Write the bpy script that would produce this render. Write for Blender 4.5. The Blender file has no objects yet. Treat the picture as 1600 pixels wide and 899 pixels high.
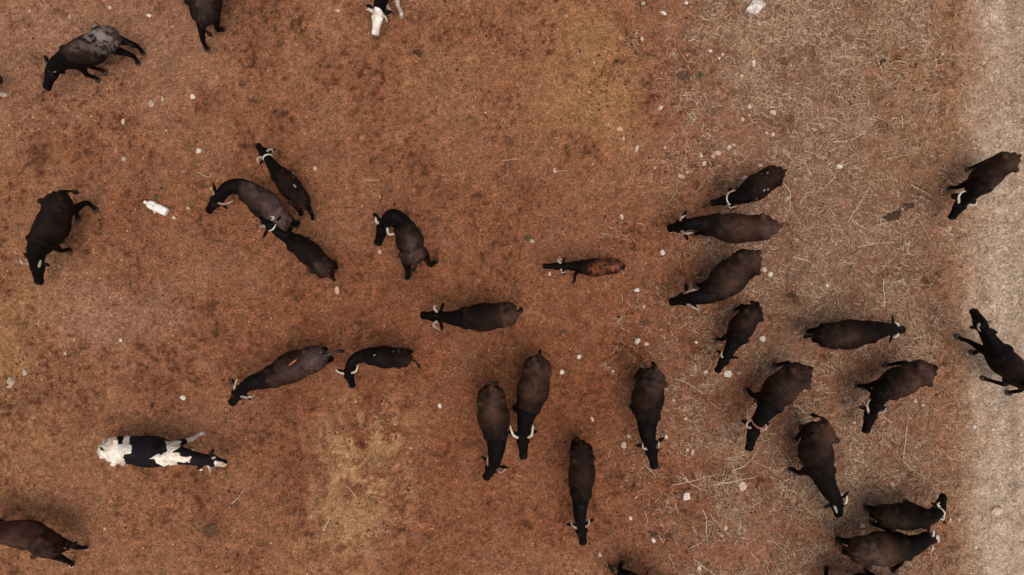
import bpy, math, random
import numpy as np
from mathutils import Vector

# ------------------------------------------------------------------ camera, light, exposure
SC = bpy.context.scene
COL = SC.collection
CAM_H = 15.0                      # metres above the pasture
FRAME_W = 22.5                    # metres of ground across the picture
PPM = 1600.0 / FRAME_W            # photo pixels per metre on the ground
cam_d = bpy.data.cameras.new("camera")
cam = bpy.data.objects.new("camera", cam_d)
COL.objects.link(cam)
cam.location = (0, 0, CAM_H)
cam.rotation_euler = (0, 0, 0)
cam_d.sensor_width = 36.0
cam_d.lens = 36.0 * CAM_H / FRAME_W
cam_d.clip_end = 2000.0
SC.camera = cam

SUN_EL, SUN_AZ = math.radians(75), math.radians(-52)      # light from the lower right of the picture
W = bpy.data.worlds.new("World"); SC.world = W; W.use_nodes = True
wn = W.node_tree.nodes; wl = W.node_tree.links
bg = wn["Background"]
sky = wn.new("ShaderNodeTexSky"); sky.sky_type = 'NISHITA'; sky.sun_disc = False
sky.sun_elevation = SUN_EL; sky.sun_rotation = math.radians(90) - SUN_AZ
sky.air_density = 1.0; sky.dust_density = 4.0; sky.ozone_density = 1.0
hs = wn.new("ShaderNodeHueSaturation"); hs.inputs["Saturation"].default_value = 0.45
wl.new(sky.outputs[0], hs.inputs["Color"]); wl.new(hs.outputs[0], bg.inputs["Color"])
bg.inputs["Strength"].default_value = 0.108
sd = bpy.data.lights.new("sun", 'SUN'); sun = bpy.data.objects.new("sun", sd); COL.objects.link(sun)
sd.energy = 1.6; sd.angle = math.radians(44); sd.color = (1.0, 0.94, 0.86)
sdir = Vector((math.cos(SUN_EL) * math.cos(SUN_AZ), math.cos(SUN_EL) * math.sin(SUN_AZ), math.sin(SUN_EL)))
sun.rotation_euler = sdir.to_track_quat('Z', 'Y').to_euler()
sun.location = (8, -10, 14)
SC.view_settings.view_transform = 'Standard'
SC.view_settings.look = 'None'
SC.view_settings.exposure = 0.30
SC.view_settings.gamma = 1.0
SC.view_settings.use_curve_mapping = False

RNG = np.random.default_rng(7)
random.seed(7)

# ------------------------------------------------------------------ helpers
def P(px, py, z=0.0):
    """a point of the place seen at this photo pixel when it stands z metres above the ground"""
    k = (CAM_H - z) / CAM_H / PPM
    return np.array([(px - 800.0) * k, (449.5 - py) * k, z])

def mesh_np(name, verts, faces, smooth=False, cols=None):
    """verts (N,3); faces (M,k) of one size"""
    me = bpy.data.meshes.new(name)
    verts = np.asarray(verts, dtype=np.float32); faces = np.asarray(faces, dtype=np.int32)
    m, k = faces.shape
    me.vertices.add(len(verts)); me.vertices.foreach_set("co", verts.ravel())
    me.loops.add(m * k); me.loops.foreach_set("vertex_index", faces.ravel())
    me.polygons.add(m); me.polygons.foreach_set("loop_start", np.arange(0, m * k, k, dtype=np.int32))
    me.polygons.foreach_set("use_smooth", np.full(m, smooth, dtype=bool))
    me.update(calc_edges=True); me.validate()
    if cols is not None: set_col(me, cols)
    return me

def set_col(me, cols, name="tint"):
    a = me.attributes.new(name, 'FLOAT_COLOR', 'POINT')
    c = np.ones((len(me.vertices), 4), dtype=np.float32); c[:, :3] = cols
    a.data.foreach_set("color", c.ravel())

def link(name, me, mat=None, parent=None):
    o = bpy.data.objects.new(name, me); COL.objects.link(o)
    if mat: me.materials.append(mat)
    if parent: o.parent = parent
    return o

def tag(o, label=None, cat=None, group=None, kind=None):
    if label: o["label"] = label
    if cat: o["category"] = cat
    if group: o["group"] = group
    if kind: o["kind"] = kind
    return o

class Shape:
    """gathers closed lofts into one mesh"""
    def __init__(s): s.v = []; s.f = []
    def loft(s, rings, close=True):
        b = len(s.v); n = len(rings[0]); m = len(rings)
        for r in rings: s.v.extend([tuple(p) for p in r])
        for i in range(m - 1):
            for j in range(n):
                j2 = (j + 1) % n
                s.f.append((b + i*n + j, b + i*n + j2, b + (i+1)*n + j2, b + (i+1)*n + j))
        if close:
            for i, flip in ((0, True), (m - 1, False)):
                c = len(s.v); s.v.append(tuple(np.mean(rings[i], axis=0)))
                for j in range(n):
                    j2 = (j + 1) % n
                    a, d = b + i*n + j, b + i*n + j2
                    s.f.append((d, a, c) if flip else (a, d, c))
    def tube(s, pts, rad, n=10, flat=1.0, upv=(0, 0, 1)):
        pts = np.asarray(pts, float); rings = []
        for i in range(len(pts)):
            t = pts[min(i+1, len(pts)-1)] - pts[max(i-1, 0)]; t = t / (np.linalg.norm(t) + 1e-9)
            u = np.asarray(upv, float)
            if abs(np.dot(u, t)) > .95: u = np.array((1.0, .2, 0))
            a = np.cross(t, u); a /= np.linalg.norm(a); b2 = np.cross(a, t)
            th = np.linspace(0, 2*math.pi, n, endpoint=False)
            rings.append([pts[i] + rad[i]*(math.cos(x)*a + flat*math.sin(x)*b2) for x in th])
        s.loft(rings)
    def ball(s, c, r, axes=None, n=10, m=7):
        r = np.broadcast_to(np.asarray(r, float), (3,)); c = np.asarray(c, float)
        A = np.eye(3) if axes is None else np.asarray(axes)
        rings = []
        for i in range(m):
            ph = math.pi * (i + .35) / (m - .3)
            rings.append([c + A.T @ (r * np.array([math.sin(ph)*math.cos(t), math.sin(ph)*math.sin(t), -math.cos(ph)]))
                          for t in np.linspace(0, 2*math.pi, n, endpoint=False)])
        s.loft(rings)
    def mesh(s, name, smooth=True):
        me = bpy.data.meshes.new(name); me.from_pydata(s.v, [], s.f); me.update()
        me.polygons.foreach_set("use_smooth", np.full(len(me.polygons), smooth, dtype=bool))
        return me

def catmull(pts, n):
    pts = np.asarray(pts, float)
    p = np.vstack([2*pts[0]-pts[1], pts, 2*pts[-1]-pts[-2]]); out = []
    for i in range(1, len(p) - 2):
        for t in np.linspace(0, 1, 24, endpoint=False):
            a, b, c, d = p[i-1], p[i], p[i+1], p[i+2]
            out.append(.5*((2*b) + (c-a)*t + (2*a-5*b+4*c-d)*t*t + (3*b-a-3*c+d)*t**3))
    out.append(pts[-1]); out = np.array(out)
    L = np.r_[0, np.cumsum(np.linalg.norm(np.diff(out, axis=0), axis=1))]
    s = np.linspace(0, L[-1], n)
    return np.stack([np.interp(s, L, out[:, k]) for k in range(out.shape[1])], 1)

def vnoise(x, y, scale, seed, octaves=3, rough=.5):
    """smooth value noise, about -1..1"""
    tot = np.zeros_like(x, dtype=float); amp = 1.0; norm = 0
    for o in range(octaves):
        r = np.random.default_rng(seed + 31*o); g = r.uniform(-1, 1, (256, 256))
        X = x*scale + 1000.3; Y = y*scale + 1000.7
        xi = np.floor(X).astype(int); yi = np.floor(Y).astype(int)
        fx = X - xi; fy = Y - yi; fx = fx*fx*(3-2*fx); fy = fy*fy*(3-2*fy)
        q = lambda i, j: g[(xi+i) % 256, (yi+j) % 256]
        tot += amp*((q(0,0)*(1-fx)+q(1,0)*fx)*(1-fy) + (q(0,1)*(1-fx)+q(1,1)*fx)*fy)
        norm += amp; amp *= rough; scale *= 2.03
    return tot / norm * 1.5

def sstep(a, b, x):
    t = np.clip((x-a)/(b-a), 0, 1); return t*t*(3-2*t)

# ------------------------------------------------------------------ materials
def new_mat(name, rough=.8, spec=.3):
    m = bpy.data.materials.new(name); m.use_nodes = True
    nt = m.node_tree; b = nt.nodes["Principled BSDF"]
    b.inputs["Roughness"].default_value = rough
    b.inputs["Specular IOR Level"].default_value = spec
    return m, nt, b

def N(nt, typ, **kw):
    n = nt.nodes.new(typ)
    for k, v in kw.items():
        if k in n.inputs: n.inputs[k].default_value = v
        else: setattr(n, k, v)
    return n

def mul_noise(nt, col_socket, scale, lo, hi, detail=3.0, coords=None, rough=.6):
    """colour x noise between lo and hi"""
    nz = N(nt, "ShaderNodeTexNoise", Scale=scale, Detail=detail, Roughness=rough)
    if coords: nt.links.new(coords, nz.inputs["Vector"])
    mr = N(nt, "ShaderNodeMapRange"); mr.inputs["From Min"].default_value = .37; mr.inputs["From Max"].default_value = .63; mr.clamp = False
    mr.inputs["To Min"].default_value = lo; mr.inputs["To Max"].default_value = hi
    nt.links.new(nz.outputs["Fac"], mr.inputs["Value"])
    mx = N(nt, "ShaderNodeVectorMath", operation='MULTIPLY')
    nt.links.new(col_socket, mx.inputs[0]); nt.links.new(mr.outputs[0], mx.inputs[1])
    return mx.outputs[0], nz

def tint_mat(name, rough=.85, spec=.25, grain=None, lo=.7, hi=1.3, bump=0.0):
    m, nt, b = new_mat(name, rough, spec)
    at = N(nt, "ShaderNodeAttribute", attribute_name="tint")
    c = at.outputs["Color"]
    if grain:
        tc = N(nt, "ShaderNodeTexCoord")
        c, nz = mul_noise(nt, c, grain, lo, hi, coords=tc.outputs["Object"])
        if bump:
            bp = N(nt, "ShaderNodeBump", Strength=bump, Distance=.01)
            nt.links.new(nz.outputs["Fac"], bp.inputs["Height"]); nt.links.new(bp.outputs[0], b.inputs["Normal"])
    nt.links.new(c, b.inputs["Base Color"])
    return m

def plain_mat(name, col, rough=.7, spec=.3, grain=20, lo=.75, hi=1.25, bump=.2):
    m, nt, b = new_mat(name, rough, spec)
    rgb = N(nt, "ShaderNodeRGB"); rgb.outputs[0].default_value = (*col, 1)
    tc = N(nt, "ShaderNodeTexCoord")
    c, nz = mul_noise(nt, rgb.outputs[0], grain, lo, hi, coords=tc.outputs["Object"])
    nt.links.new(c, b.inputs["Base Color"])
    if bump:
        bp = N(nt, "ShaderNodeBump", Strength=bump, Distance=.01)
        nt.links.new(nz.outputs["Fac"], bp.inputs["Height"]); nt.links.new(bp.outputs[0], b.inputs["Normal"])
    return m

# ------------------------------------------------------------------ ground zones (soil colours)
RED = np.array([.212, .070, .031]); TAN = np.array([.278, .118, .058]); DEEP = np.array([.125, .044, .021])
STRAWSOIL = np.array([.235, .118, .074]); OLIVE = np.array([.300, .150, .062]); GREYSOIL = np.array([.300, .148, .088])
GRAVEL = np.array([.45, .335, .250]); SANDR = np.array([.41, .270, .178]); PALE = np.array([.43, .245, .120])

def px_of(x, y): return x*PPM + 800.0, 449.5 - y*PPM
def blob(px, py, cx, cy, rx, ry, rot=0):
    c, s = math.cos(math.radians(rot)), math.sin(math.radians(rot))
    dx, dy = px-cx, py-cy
    return np.exp(-(((dx*c+dy*s)/rx)**2 + ((-dx*s+dy*c)/ry)**2))

STAINS_AND_SHADOW = [(525,245,18,.5),(330,825,24,.6),(240,600,22,.5),(820,295,24,.5),(205,600,16,.4),(50,615,28,.4),(135,660,18,.4),(120,800,20,.4),
          (1070,120,22,.5),(1395,95,20,.6),(1458,125,16,.5),(1285,80,22,.5),(1230,100,14,.6),(1138,745,26,.6),(1120,285,18,.5),(1240,460,22,.6),
          (1430,300,26,.45),(1330,470,24,.3),(1240,850,22,.5),(930,62,12,.4),(200,440,22,.35),(640,440,22,.4),(850,375,26,.4),(700,300,14,.4),
          (990,520,12,.4),(1300,60,26,.4),(1375,190,20,.35),(1420,530,24,.3),(760,560,40,.35),(1005,800,16,.4),(1260,600,20,.4),(225,330,16,.2),  # the wide blob above the close brown pair paints their cast shadow
          (500,235,10,.4),(60,240,20,.3),(430,640,26,.3),(470,730,22,.35),(660,730,16,.35),(1090,445,30,.3),(1300,720,30,.3),(1210,180,24,.4)]
FADE = [(1.0, 1.0)]

def straw_density(px, py):
    n = vnoise(px/PPM, py/PPM, .35, 11, 3)
    e0 = 1010 + 60*n - 40*sstep(600, 880, py)
    d = sstep(e0 - 70, e0+280, px) * (1 - .75*sstep(1420, 1500, px)) * (1 - sstep(1495, 1530, px))
    return np.clip(d*(.75+.45*vnoise(px/PPM, py/PPM, .9, 17, 3)), 0, 1.2)

def soil_colour(x, y):
    px, py = px_of(x, y)
    c = np.empty(x.shape + (3,)); c[:] = RED
    def mix(w, col):
        nonlocal c
        w = np.clip(w, 0, 1)[..., None]; c = c*(1-w) + np.asarray(col)*w
    n1 = vnoise(x, y, .28, 1, 3); n2 = vnoise(x, y, 1.1, 2, 3); n3 = vnoise(x, y, 3.7, 3, 3); n4 = vnoise(x, y, 11., 4, 2)
    fo = 1/(1 + (np.maximum(np.maximum(np.abs(x) - 12.2, np.abs(y) - 7.2), 0)/1.2)**2)      # past the surveyed plot the sheet is coarse: only broad soil zones
    n2 = n2*fo; n3 = n3*fo; n4 = n4*fo
    edge = 1 - np.clip(1.15*blob(px, py, 760, 560, 460, 300), 0, 1)
    mix(.80*edge + .35*n1 + .25*n2*edge + .08, TAN)
    mix(.7*blob(px, py, 80, 60, 260, 160) + .25*n2, GREYSOIL*.95)
    mix(.75*blob(px, py, 165, 500, 120, 60)*(1+.4*n2), GREYSOIL)
    mix(.55*blob(px, py, -10, 540, 90, 190)*(1+.4*n2), OLIVE)
    mix(.6*blob(px, py, 935, 120, 75, 105)*(1+.8*n2+.5*n3), OLIVE*1.1)
    mix(.75*(blob(px, py, 570, 690, 55, 70, 20)+blob(px, py, 525, 810, 55, 70)+.6*blob(px, py, 590, 760, 60, 80))*np.clip(.25+1.3*n3+.9*n2+.6*n4, 0, 1.2), PALE)
    mix(.4*blob(px, py, 420, 820, 160, 100)*(1+n2), TAN)
    sw = straw_density(px, py)
    zone = sstep(960 + 70*n1 + 40*n2, 1320 + 60*n1, px)*(1 - sstep(1440, 1500, px))*(1 - .45*sstep(380, 650, py))
    mix((.9*zone + .25*sw)*(1+.25*n2), STRAWSOIL)
    mix(.5*sstep(1250, 1480, px)*sstep(420, 100, py)*(1+.4*n2), OLIVE*1.3)
    mix(.6*sstep(1420, 1490, px + 25*n1)*(1+.3*n3), np.array([.265,.132,.070]))
    r0 = 1474 + 20*n1 + 16*n2 + 7*n3
    w = sstep(r0, r0 + 62 + 30*(1 - sstep(0, 500, py)), px)
    mix(w*(.62+.25*n2), SANDR)
    mix(sstep(1496, 1575, px + 16*n2 + 10*n3)*(.75+.25*n3)*(.7+.3*sstep(0, 420, py)), GRAVEL)
    mix(sstep(1500, 1540, px)*.75*fo*np.clip(vnoise(x*1.0, y*.06, 2.6, 23, 2), 0, 1), SANDR*.72)
    d = (.32*np.clip(-n2-.1, 0, 1) + .8*np.clip(-n3-.22, 0, 1)*np.clip(.7-1.2*n4, 0, 1.6)*np.clip(.6-n2, 0, 1.3) + 1.7*np.clip(-n4-.34, 0, 1)*np.clip(.5-.9*n2, 0, 1.2))*(1 - .45*zone)
    mix(.95*d*(1-sstep(1460, 1530, px)), DEEP)
    for (sx, sy, r, a) in STAINS_AND_SHADOW:
        mix(a*1.15*blob(px, py, sx, sy, r, r*.8)*np.clip(.62+.7*n3+1.3*n4, 0, 1.5), DEEP*.68)
    c *= (1 + .13*n4 + .10*n3)[..., None]
    return np.clip(c, .01, .9)

def height(x, y):
    px, py = px_of(x, y)
    fo = 1/(1 + (np.maximum(np.maximum(np.abs(x) - 12.2, np.abs(y) - 7.2), 0)/1.2)**2)
    return fo*(.018*vnoise(x, y, 2.0, 40, 3) + .008*vnoise(x, y, 9., 41, 2))

def axis(lo, hi, step, far):
    a = np.arange(lo, hi + step*.5, step)
    g = np.cumsum(step*1.22**np.arange(1, 42)); g = g[g < far*1.3]
    return np.r_[a[0] - g[::-1], a, a[-1] + g]

def ground_material(name, gravel=False):
    m, nt, b = new_mat(name, .95, .1)
    at = N(nt, "ShaderNodeAttribute", attribute_name="tint"); tc = N(nt, "ShaderNodeTexCoord")
    O = tc.outputs["Object"]
    c, n1 = mul_noise(nt, at.outputs["Color"], 11.0, .72, 1.28, 4, O, .8)
    c, n2 = mul_noise(nt, c, 23.0, .66, 1.36, 3, O, .75)
    c, n5 = mul_noise(nt, c, 4.5, .86, 1.14, 3, O, .6)
    # pale grit
    vo = N(nt, "ShaderNodeTexVoronoi", Scale=(22.0 if gravel else 17.0)); nt.links.new(O, vo.inputs["Vector"])
    lt = N(nt, "ShaderNodeMapRange"); lt.inputs["From Min"].default_value = .10; lt.inputs["From Max"].default_value = .26
    lt.inputs["To Min"].default_value = 1; lt.inputs["To Max"].default_value = 0
    nt.links.new(vo.outputs["Distance"], lt.inputs["Value"])
    sep = N(nt, "ShaderNodeSeparateColor"); nt.links.new(vo.outputs["Color"], sep.inputs[0])
    gt = N(nt, "ShaderNodeMath", operation='GREATER_THAN'); gt.inputs[1].default_value = .55 if gravel else .80
    nt.links.new(sep.outputs[0], gt.inputs[0])
    f = N(nt, "ShaderNodeMath", operation='MULTIPLY'); nt.links.new(lt.outputs[0], f.inputs[0]); nt.links.new(gt.outputs[0], f.inputs[1])
    f2 = N(nt, "ShaderNodeMath", operation='MULTIPLY'); f2.inputs[1].default_value = .8 if gravel else .45; nt.links.new(f.outputs[0], f2.inputs[0])
    mx = N(nt, "ShaderNodeMix", data_type='RGBA')
    nt.links.new(f2.outputs[0], mx.inputs["Factor"]); nt.links.new(c, mx.inputs[6])
    mx.inputs[7].default_value = (.60, .50, .40, 1) if gravel else (.40, .23, .13, 1)
    nt.links.new(mx.outputs[2], b.inputs["Base Color"])
    add = N(nt, "ShaderNodeMath", operation='ADD'); nt.links.new(n1.outputs["Fac"], add.inputs[0]); nt.links.new(n2.outputs["Fac"], add.inputs[1])
    add2 = N(nt, "ShaderNodeMath", operation='ADD'); nt.links.new(add.outputs[0], add2.inputs[0]); nt.links.new(f.outputs[0], add2.inputs[1])
    bp = N(nt, "ShaderNodeBump", Strength=1.0, Distance=.05)
    nt.links.new(add2.outputs[0], bp.inputs["Height"]); nt.links.new(bp.outputs[0], b.inputs["Normal"])
    return m

def sheet(name, xs, ys, mat, lift=0.0):
    X, Y = np.meshgrid(xs, ys); Z = height(X, Y) + lift
    nx, ny = len(xs), len(ys)
    idx = np.arange(nx*ny).reshape(ny, nx)
    F = np.stack([idx[:-1, :-1], idx[:-1, 1:], idx[1:, 1:], idx[1:, :-1]], -1).reshape(-1, 4)
    me = mesh_np(name, np.stack([X, Y, Z], -1).reshape(-1, 3), F, True, soil_colour(X, Y).reshape(-1, 3))
    o = link(name, me, mat); o["kind"] = "structure"
    return o

RX0 = (1478 - 800)/PPM
yv = axis(-7.2, 7.2, .035, 320.)
sheet("ground", axis(-12.2, 12.2, .035, 320.), yv, ground_material("pasture soil"))
sheet("gravel_road", np.r_[np.arange(RX0, 12.2, .035), 12.6, 13.4, 14.2, 15.0], yv, ground_material("road gravel", True), .004)

# ------------------------------------------------------------------ loose ground cover
def strips(n, xy, length, rad, ang, cols, bend, zlift, name, mat, tilt=0.15):
    """n thin stalks, each a bent three-sided prism"""
    t = np.array([-.5, 0, .5]); d = np.stack([np.cos(ang), np.sin(ang)], 1); s = np.stack([-d[:, 1], d[:, 0]], 1)
    V = np.zeros((n, 3, 3, 3)); ti = RNG.normal(0, tilt, n)
    for i in range(3):
        off = bend*length*(1 if i == 1 else 0)
        cx = xy[:, 0] + d[:, 0]*length*t[i] + s[:, 0]*off
        cy = xy[:, 1] + d[:, 1]*length*t[i] + s[:, 1]*off
        cz = height(cx, cy) + zlift + np.abs(ti)*length*(t[i]*np.sign(ti) + .5) + rad*.6
        r = rad*(1 if i < 2 else .55)
        for j, a in enumerate((math.pi/2, math.pi*7/6, math.pi*11/6)):
            V[:, i, j, 0] = cx + s[:, 0]*r*math.cos(a); V[:, i, j, 1] = cy + s[:, 1]*r*math.cos(a); V[:, i, j, 2] = cz + r*math.sin(a)
    f = []
    for i in range(2):
        for j in range(3):
            j2 = (j+1) % 3; f.append((i*3+j, i*3+j2, (i+1)*3+j2, (i+1)*3+j))
    F = (np.array(f)[None] + 9*np.arange(n)[:, None, None]).reshape(-1, 4)
    C = np.repeat(cols, 9, axis=0)
    o = link(name, mesh_np(name, V.reshape(-1, 3), F, False, C), mat); o["kind"] = "stuff"
    return o

def grit(n, xy, size, cols, name, mat):
    """n small lumps, each a squashed jittered octahedron half sunk in the soil"""
    base = np.array([(1,0,0),(0,1,0),(-1,0,0),(0,-1,0),(0,0,.8),(0,0,-.6)], float)
    a = RNG.uniform(0, 6.283, n); ca, sa = np.cos(a), np.sin(a)
    V = base[None]*size[:, None, None]*RNG.uniform(.6, 1.35, (n, 6, 3))
    X = V[..., 0]*ca[:, None] - V[..., 1]*sa[:, None]; Y = V[..., 0]*sa[:, None] + V[..., 1]*ca[:, None]
    z0 = height(xy[:, 0], xy[:, 1])
    V = np.stack([X + xy[:, 0:1], Y + xy[:, 1:2], V[..., 2]*.75 + z0[:, None] + .1*size[:, None]], -1)
    f = np.array([(0,1,4),(1,2,4),(2,3,4),(3,0,4),(1,0,5),(2,1,5),(3,2,5),(0,3,5)])
    F = (f[None] + 6*np.arange(n)[:, None, None]).reshape(-1, 3)
    o = link(name, mesh_np(name, V.reshape(-1, 3), F, False, np.repeat(cols, 6, axis=0)), mat); o["kind"] = "stuff"
    return o

def scatter(n, dens):
    """n ground points inside the pasture drawn with the given density over photo pixels"""
    out = []; have = 0
    while have < n:
        px = RNG.uniform(-40, 1640, 40000); py = RNG.uniform(-40, 940, 40000)
        k = RNG.uniform(0, 1, 40000) < dens(px, py)
        q = np.stack([(px[k]-800)/PPM, (449.5-py[k])/PPM], 1); out.append(q); have += len(q)
    return np.vstack(out)[:n]

straw_m = tint_mat("dry straw", .8, .2); grit_m = tint_mat("soil lumps", .95, .1); peb_m = tint_mat("road pebbles", .9, .2)

n = 36000; xy = scatter(n, lambda a, b: np.clip(straw_density(a, b), 0, 1)*np.clip(.40 + 1.0*vnoise(a/PPM, b/PPM, 1.9, 91, 3), 0, 1))
L = np.clip(RNG.lognormal(math.log(.088), .55, n), .03, .6)
tone = RNG.uniform(0, 1, n)[:, None]**1.5
strips(n, xy, L, RNG.uniform(.0028, .0080, n), RNG.uniform(0, 6.283, n), np.array([.20,.105,.060])*(1-tone) + np.array([.84,.60,.42])*tone,
       RNG.normal(0, .12, n), .002, "straw_litter", straw_m)
m_ = 380; cx = scatter(m_, lambda a, b: np.clip(straw_density(a, b), 0, 1)); k_ = 28
ca_ = RNG.uniform(0, 6.283, m_); sp_ = RNG.uniform(.05, .22, m_)
xy = np.repeat(cx, k_, axis=0) + RNG.normal(0, 1, (m_*k_, 2))*np.repeat(sp_, k_)[:, None]; n = m_*k_
tone = RNG.uniform(0, 1, n)[:, None]
strips(n, xy, np.clip(RNG.lognormal(math.log(.10), .5, n), .03, .4), RNG.uniform(.003, .0085, n), np.repeat(ca_, k_) + RNG.normal(0, .5, n), np.array([.26,.15,.08])*(1-tone) + np.array([.72,.51,.33])*tone,
       RNG.normal(0, .14, n), .004, "hay_wisps", straw_m, .2)
n = 60000; xy = scatter(n, lambda a, b: np.clip(.42 + .4*vnoise(a/PPM, b/PPM, .8, 51, 2), 0, 1)*(1-sstep(1480, 1520, a))*(1-.75*np.clip(straw_density(a, b), 0, 1)))
tone = RNG.uniform(0, 1, n)[:, None]**2
strips(n, xy, np.clip(RNG.lognormal(math.log(.05), .45, n), .02, .16), RNG.uniform(.0025, .0062, n), RNG.uniform(0, 6.283, n),
       soil_colour(xy[:, 0], xy[:, 1])*(1-.75*tone)*RNG.uniform(.4, 1.2, n)[:, None] + np.array([.50,.33,.19])*.75*tone, RNG.normal(0, .15, n), .001, "dry_grass_litter", straw_m)
n = 4200; pd = lambda a, b: np.clip(.9*blob(a,b,570,690,50,65,20)+.9*blob(a,b,525,810,45,65)+.5*blob(a,b,590,760,60,80)+.55*blob(a,b,935,120,60,85)+.5*blob(a,b,1175,60,60,60), 0, 1)
xy = scatter(n, lambda a, b: pd(a, b)*np.clip(.12+1.5*vnoise(a/PPM, b/PPM, 2.0, 61, 3), 0, 1))
tone = RNG.uniform(0, 1, n)[:, None]
strips(n, xy, RNG.uniform(.03, .12, n), RNG.uniform(.002, .005, n), RNG.uniform(0, 6.283, n),
       np.array([.36,.195,.085])*(1-tone) + np.array([.76,.50,.25])*tone, RNG.normal(0, .15, n), .002, "dead_grass_patches", straw_m, .25)
n = 42000; xy = scatter(n, lambda a, b: (1-.9*sstep(1480, 1530, a))*np.clip(.6+.5*vnoise(a/PPM, b/PPM, 1.3, 71, 2), 0, 1))
k = RNG.lognormal(-.03, .36, n)[:, None]
grit(n, xy, np.clip(RNG.lognormal(math.log(.0125), .45, n), .005, .04), np.clip(soil_colour(xy[:, 0], xy[:, 1])*k, 0, .6), "soil_clods", grit_m)
n = 11000; xy = scatter(n, lambda a, b: sstep(1490, 1570, a)*np.clip(.6+.5*vnoise(a/PPM, b/PPM, 1.6, 81, 2), 0, 1)*(.4+.6*sstep(60, 420, b)))
k = RNG.uniform(.55, 1.75, n)[:, None]
grit(n, xy, np.clip(RNG.lognormal(math.log(.013), .4, n), .006, .04), np.clip(np.array([.42,.315,.22])*(.45 + .6*k), 0, .68), "road_pebbles", peb_m)
n = 5200; xy = scatter(n, lambda a, b: np.clip(-.35 + 1.9*vnoise(a/PPM, b/PPM, 1.5, 101, 3), 0, 1)*(1-sstep(1470, 1520, a)))
grit(n, xy, np.clip(RNG.lognormal(math.log(.017), .4, n), .008, .05), np.array([.085,.036,.021])*RNG.uniform(.5, 1.5, n)[:, None], "trodden_crumbs", grit_m)
n = 900; xy = scatter(n, lambda a, b: (.35 + .65*sstep(900, 1150, a))*(1-sstep(1480, 1520, a)))
k = RNG.uniform(.6, 1.15, n)[:, None]
grit(n, xy, np.clip(RNG.lognormal(math.log(.013), .35, n), .008, .028), np.array([.52,.38,.27])*k, "scattered_pebbles", peb_m)

# ------------------------------------------------------------------ cattle
def coat_material():
    m, nt, b = new_mat("cattle coat", .6, .055)
    at = N(nt, "ShaderNodeAttribute", attribute_name="tint"); tc = N(nt, "ShaderNodeTexCoord")
    c, n1 = mul_noise(nt, at.outputs["Color"], 7.0, .8, 1.2, 4, tc.outputs["Object"])
    mp = N(nt, "ShaderNodeMapping"); mp.inputs["Scale"].default_value = (1, 1, 1); nt.links.new(tc.outputs["Object"], mp.inputs["Vector"])
    c, n2 = mul_noise(nt, c, 60.0, .75, 1.25, 3, mp.outputs[0])
    nt.links.new(c, b.inputs["Base Color"])
    bp = N(nt, "ShaderNodeBump", Strength=.25, Distance=.012); nt.links.new(n2.outputs["Fac"], bp.inputs["Height"])
    bp2 = N(nt, "ShaderNodeBump", Strength=.35, Distance=.05); nt.links.new(n1.outputs["Fac"], bp2.inputs["Height"])
    nt.links.new(bp.outputs[0], bp2.inputs["Normal"]); nt.links.new(bp2.outputs[0], b.inputs["Normal"])
    mr = N(nt, "ShaderNodeMapRange"); mr.inputs["To Min"].default_value = .5; mr.inputs["To Max"].default_value = .8
    nt.links.new(n1.outputs["Fac"], mr.inputs["Value"]); nt.links.new(mr.outputs[0], b.inputs["Roughness"])
    return m
COAT = coat_material()
HORN = plain_mat("pale horn", (.34, .28, .22), .5, .4, 14, .6, 1.25)
HORN_PINK = plain_mat("pinkish horn", (.32, .215, .17), .5, .4, 14, .6, 1.25)
HORN_WHITE = plain_mat("white horn", (.54, .46, .36), .5, .4, 14, .8, 1.15)
HOOF = plain_mat("dark hoof", (.05, .042, .036), .6, .3); HOOF_PALE = plain_mat("dusty hoof", (.30, .22, .17), .7, .3)
EYE = plain_mat("wet dark eye", (.010, .008, .007), .15, .5, 10, .9, 1.1, 0)
SWITCH = plain_mat("black tail hair", (.016, .012, .010), .7, .2, 60); SWITCH_BROWN = plain_mat("brown tail hair", (.07, .045, .03), .7, .2, 60)
ROPE = plain_mat("pale rope", (.55, .47, .38), .9, .1, 60); ROPE_RED = plain_mat("faded red rope", (.35, .12, .09), .9, .1, 60)
TAGM = plain_mat("yellow plastic tag", (.50, .48, .10), .4, .4); TAGP = plain_mat("pink plastic tag", (.62, .42, .33), .4, .4)
PAINT = plain_mat("orange marking paint", (.30, .085, .028), .7, .2)

TU =  [0, .05, .14, .24, .36, .50, .62, .74, .86, 1.0]
THW = [.36, .60, .82, .88, .89, 1.0, .98, .84, .66, .46]
TZT = [1.20, 1.27, 1.31, 1.33, 1.30, 1.28, 1.29, 1.34, 1.32, 1.22]
TZB = [.86, .76, .70, .67, .62, .55, .55, .58, .62, .74]

def remeshed(name, sh, voxel, smooth):
    me = sh.mesh(name + "_rough"); o = bpy.data.objects.new("tmp", me); COL.objects.link(o)
    r = o.modifiers.new("r", 'REMESH'); r.mode = 'VOXEL'; r.voxel_size = voxel; r.use_smooth_shade = True
    s = o.modifiers.new("s", 'SMOOTH'); s.factor = .5; s.iterations = smooth
    dg = bpy.context.evaluated_depsgraph_get()
    out = bpy.data.meshes.new_from_object(o.evaluated_get(dg)); out.name = name
    bpy.data.objects.remove(o); bpy.data.meshes.remove(me)
    return out

def inside(poly, x, y):
    r = np.zeros(len(x), bool); j = len(poly) - 1
    for i in range(len(poly)):
        xi, yi = poly[i]; xj, yj = poly[j]
        c = ((yi > y) != (yj > y)) & (x < (xj-xi)*(y-yi)/(yj-yi+1e-12) + xi)
        r ^= c; j = i
    return r

BLACK = np.array([.0040, .0028, .0026]); BROWN = np.array([.027, .0122, .0078]); DUST_SHEEN = np.array([.074, .041, .0285])
COWS = []

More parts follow.
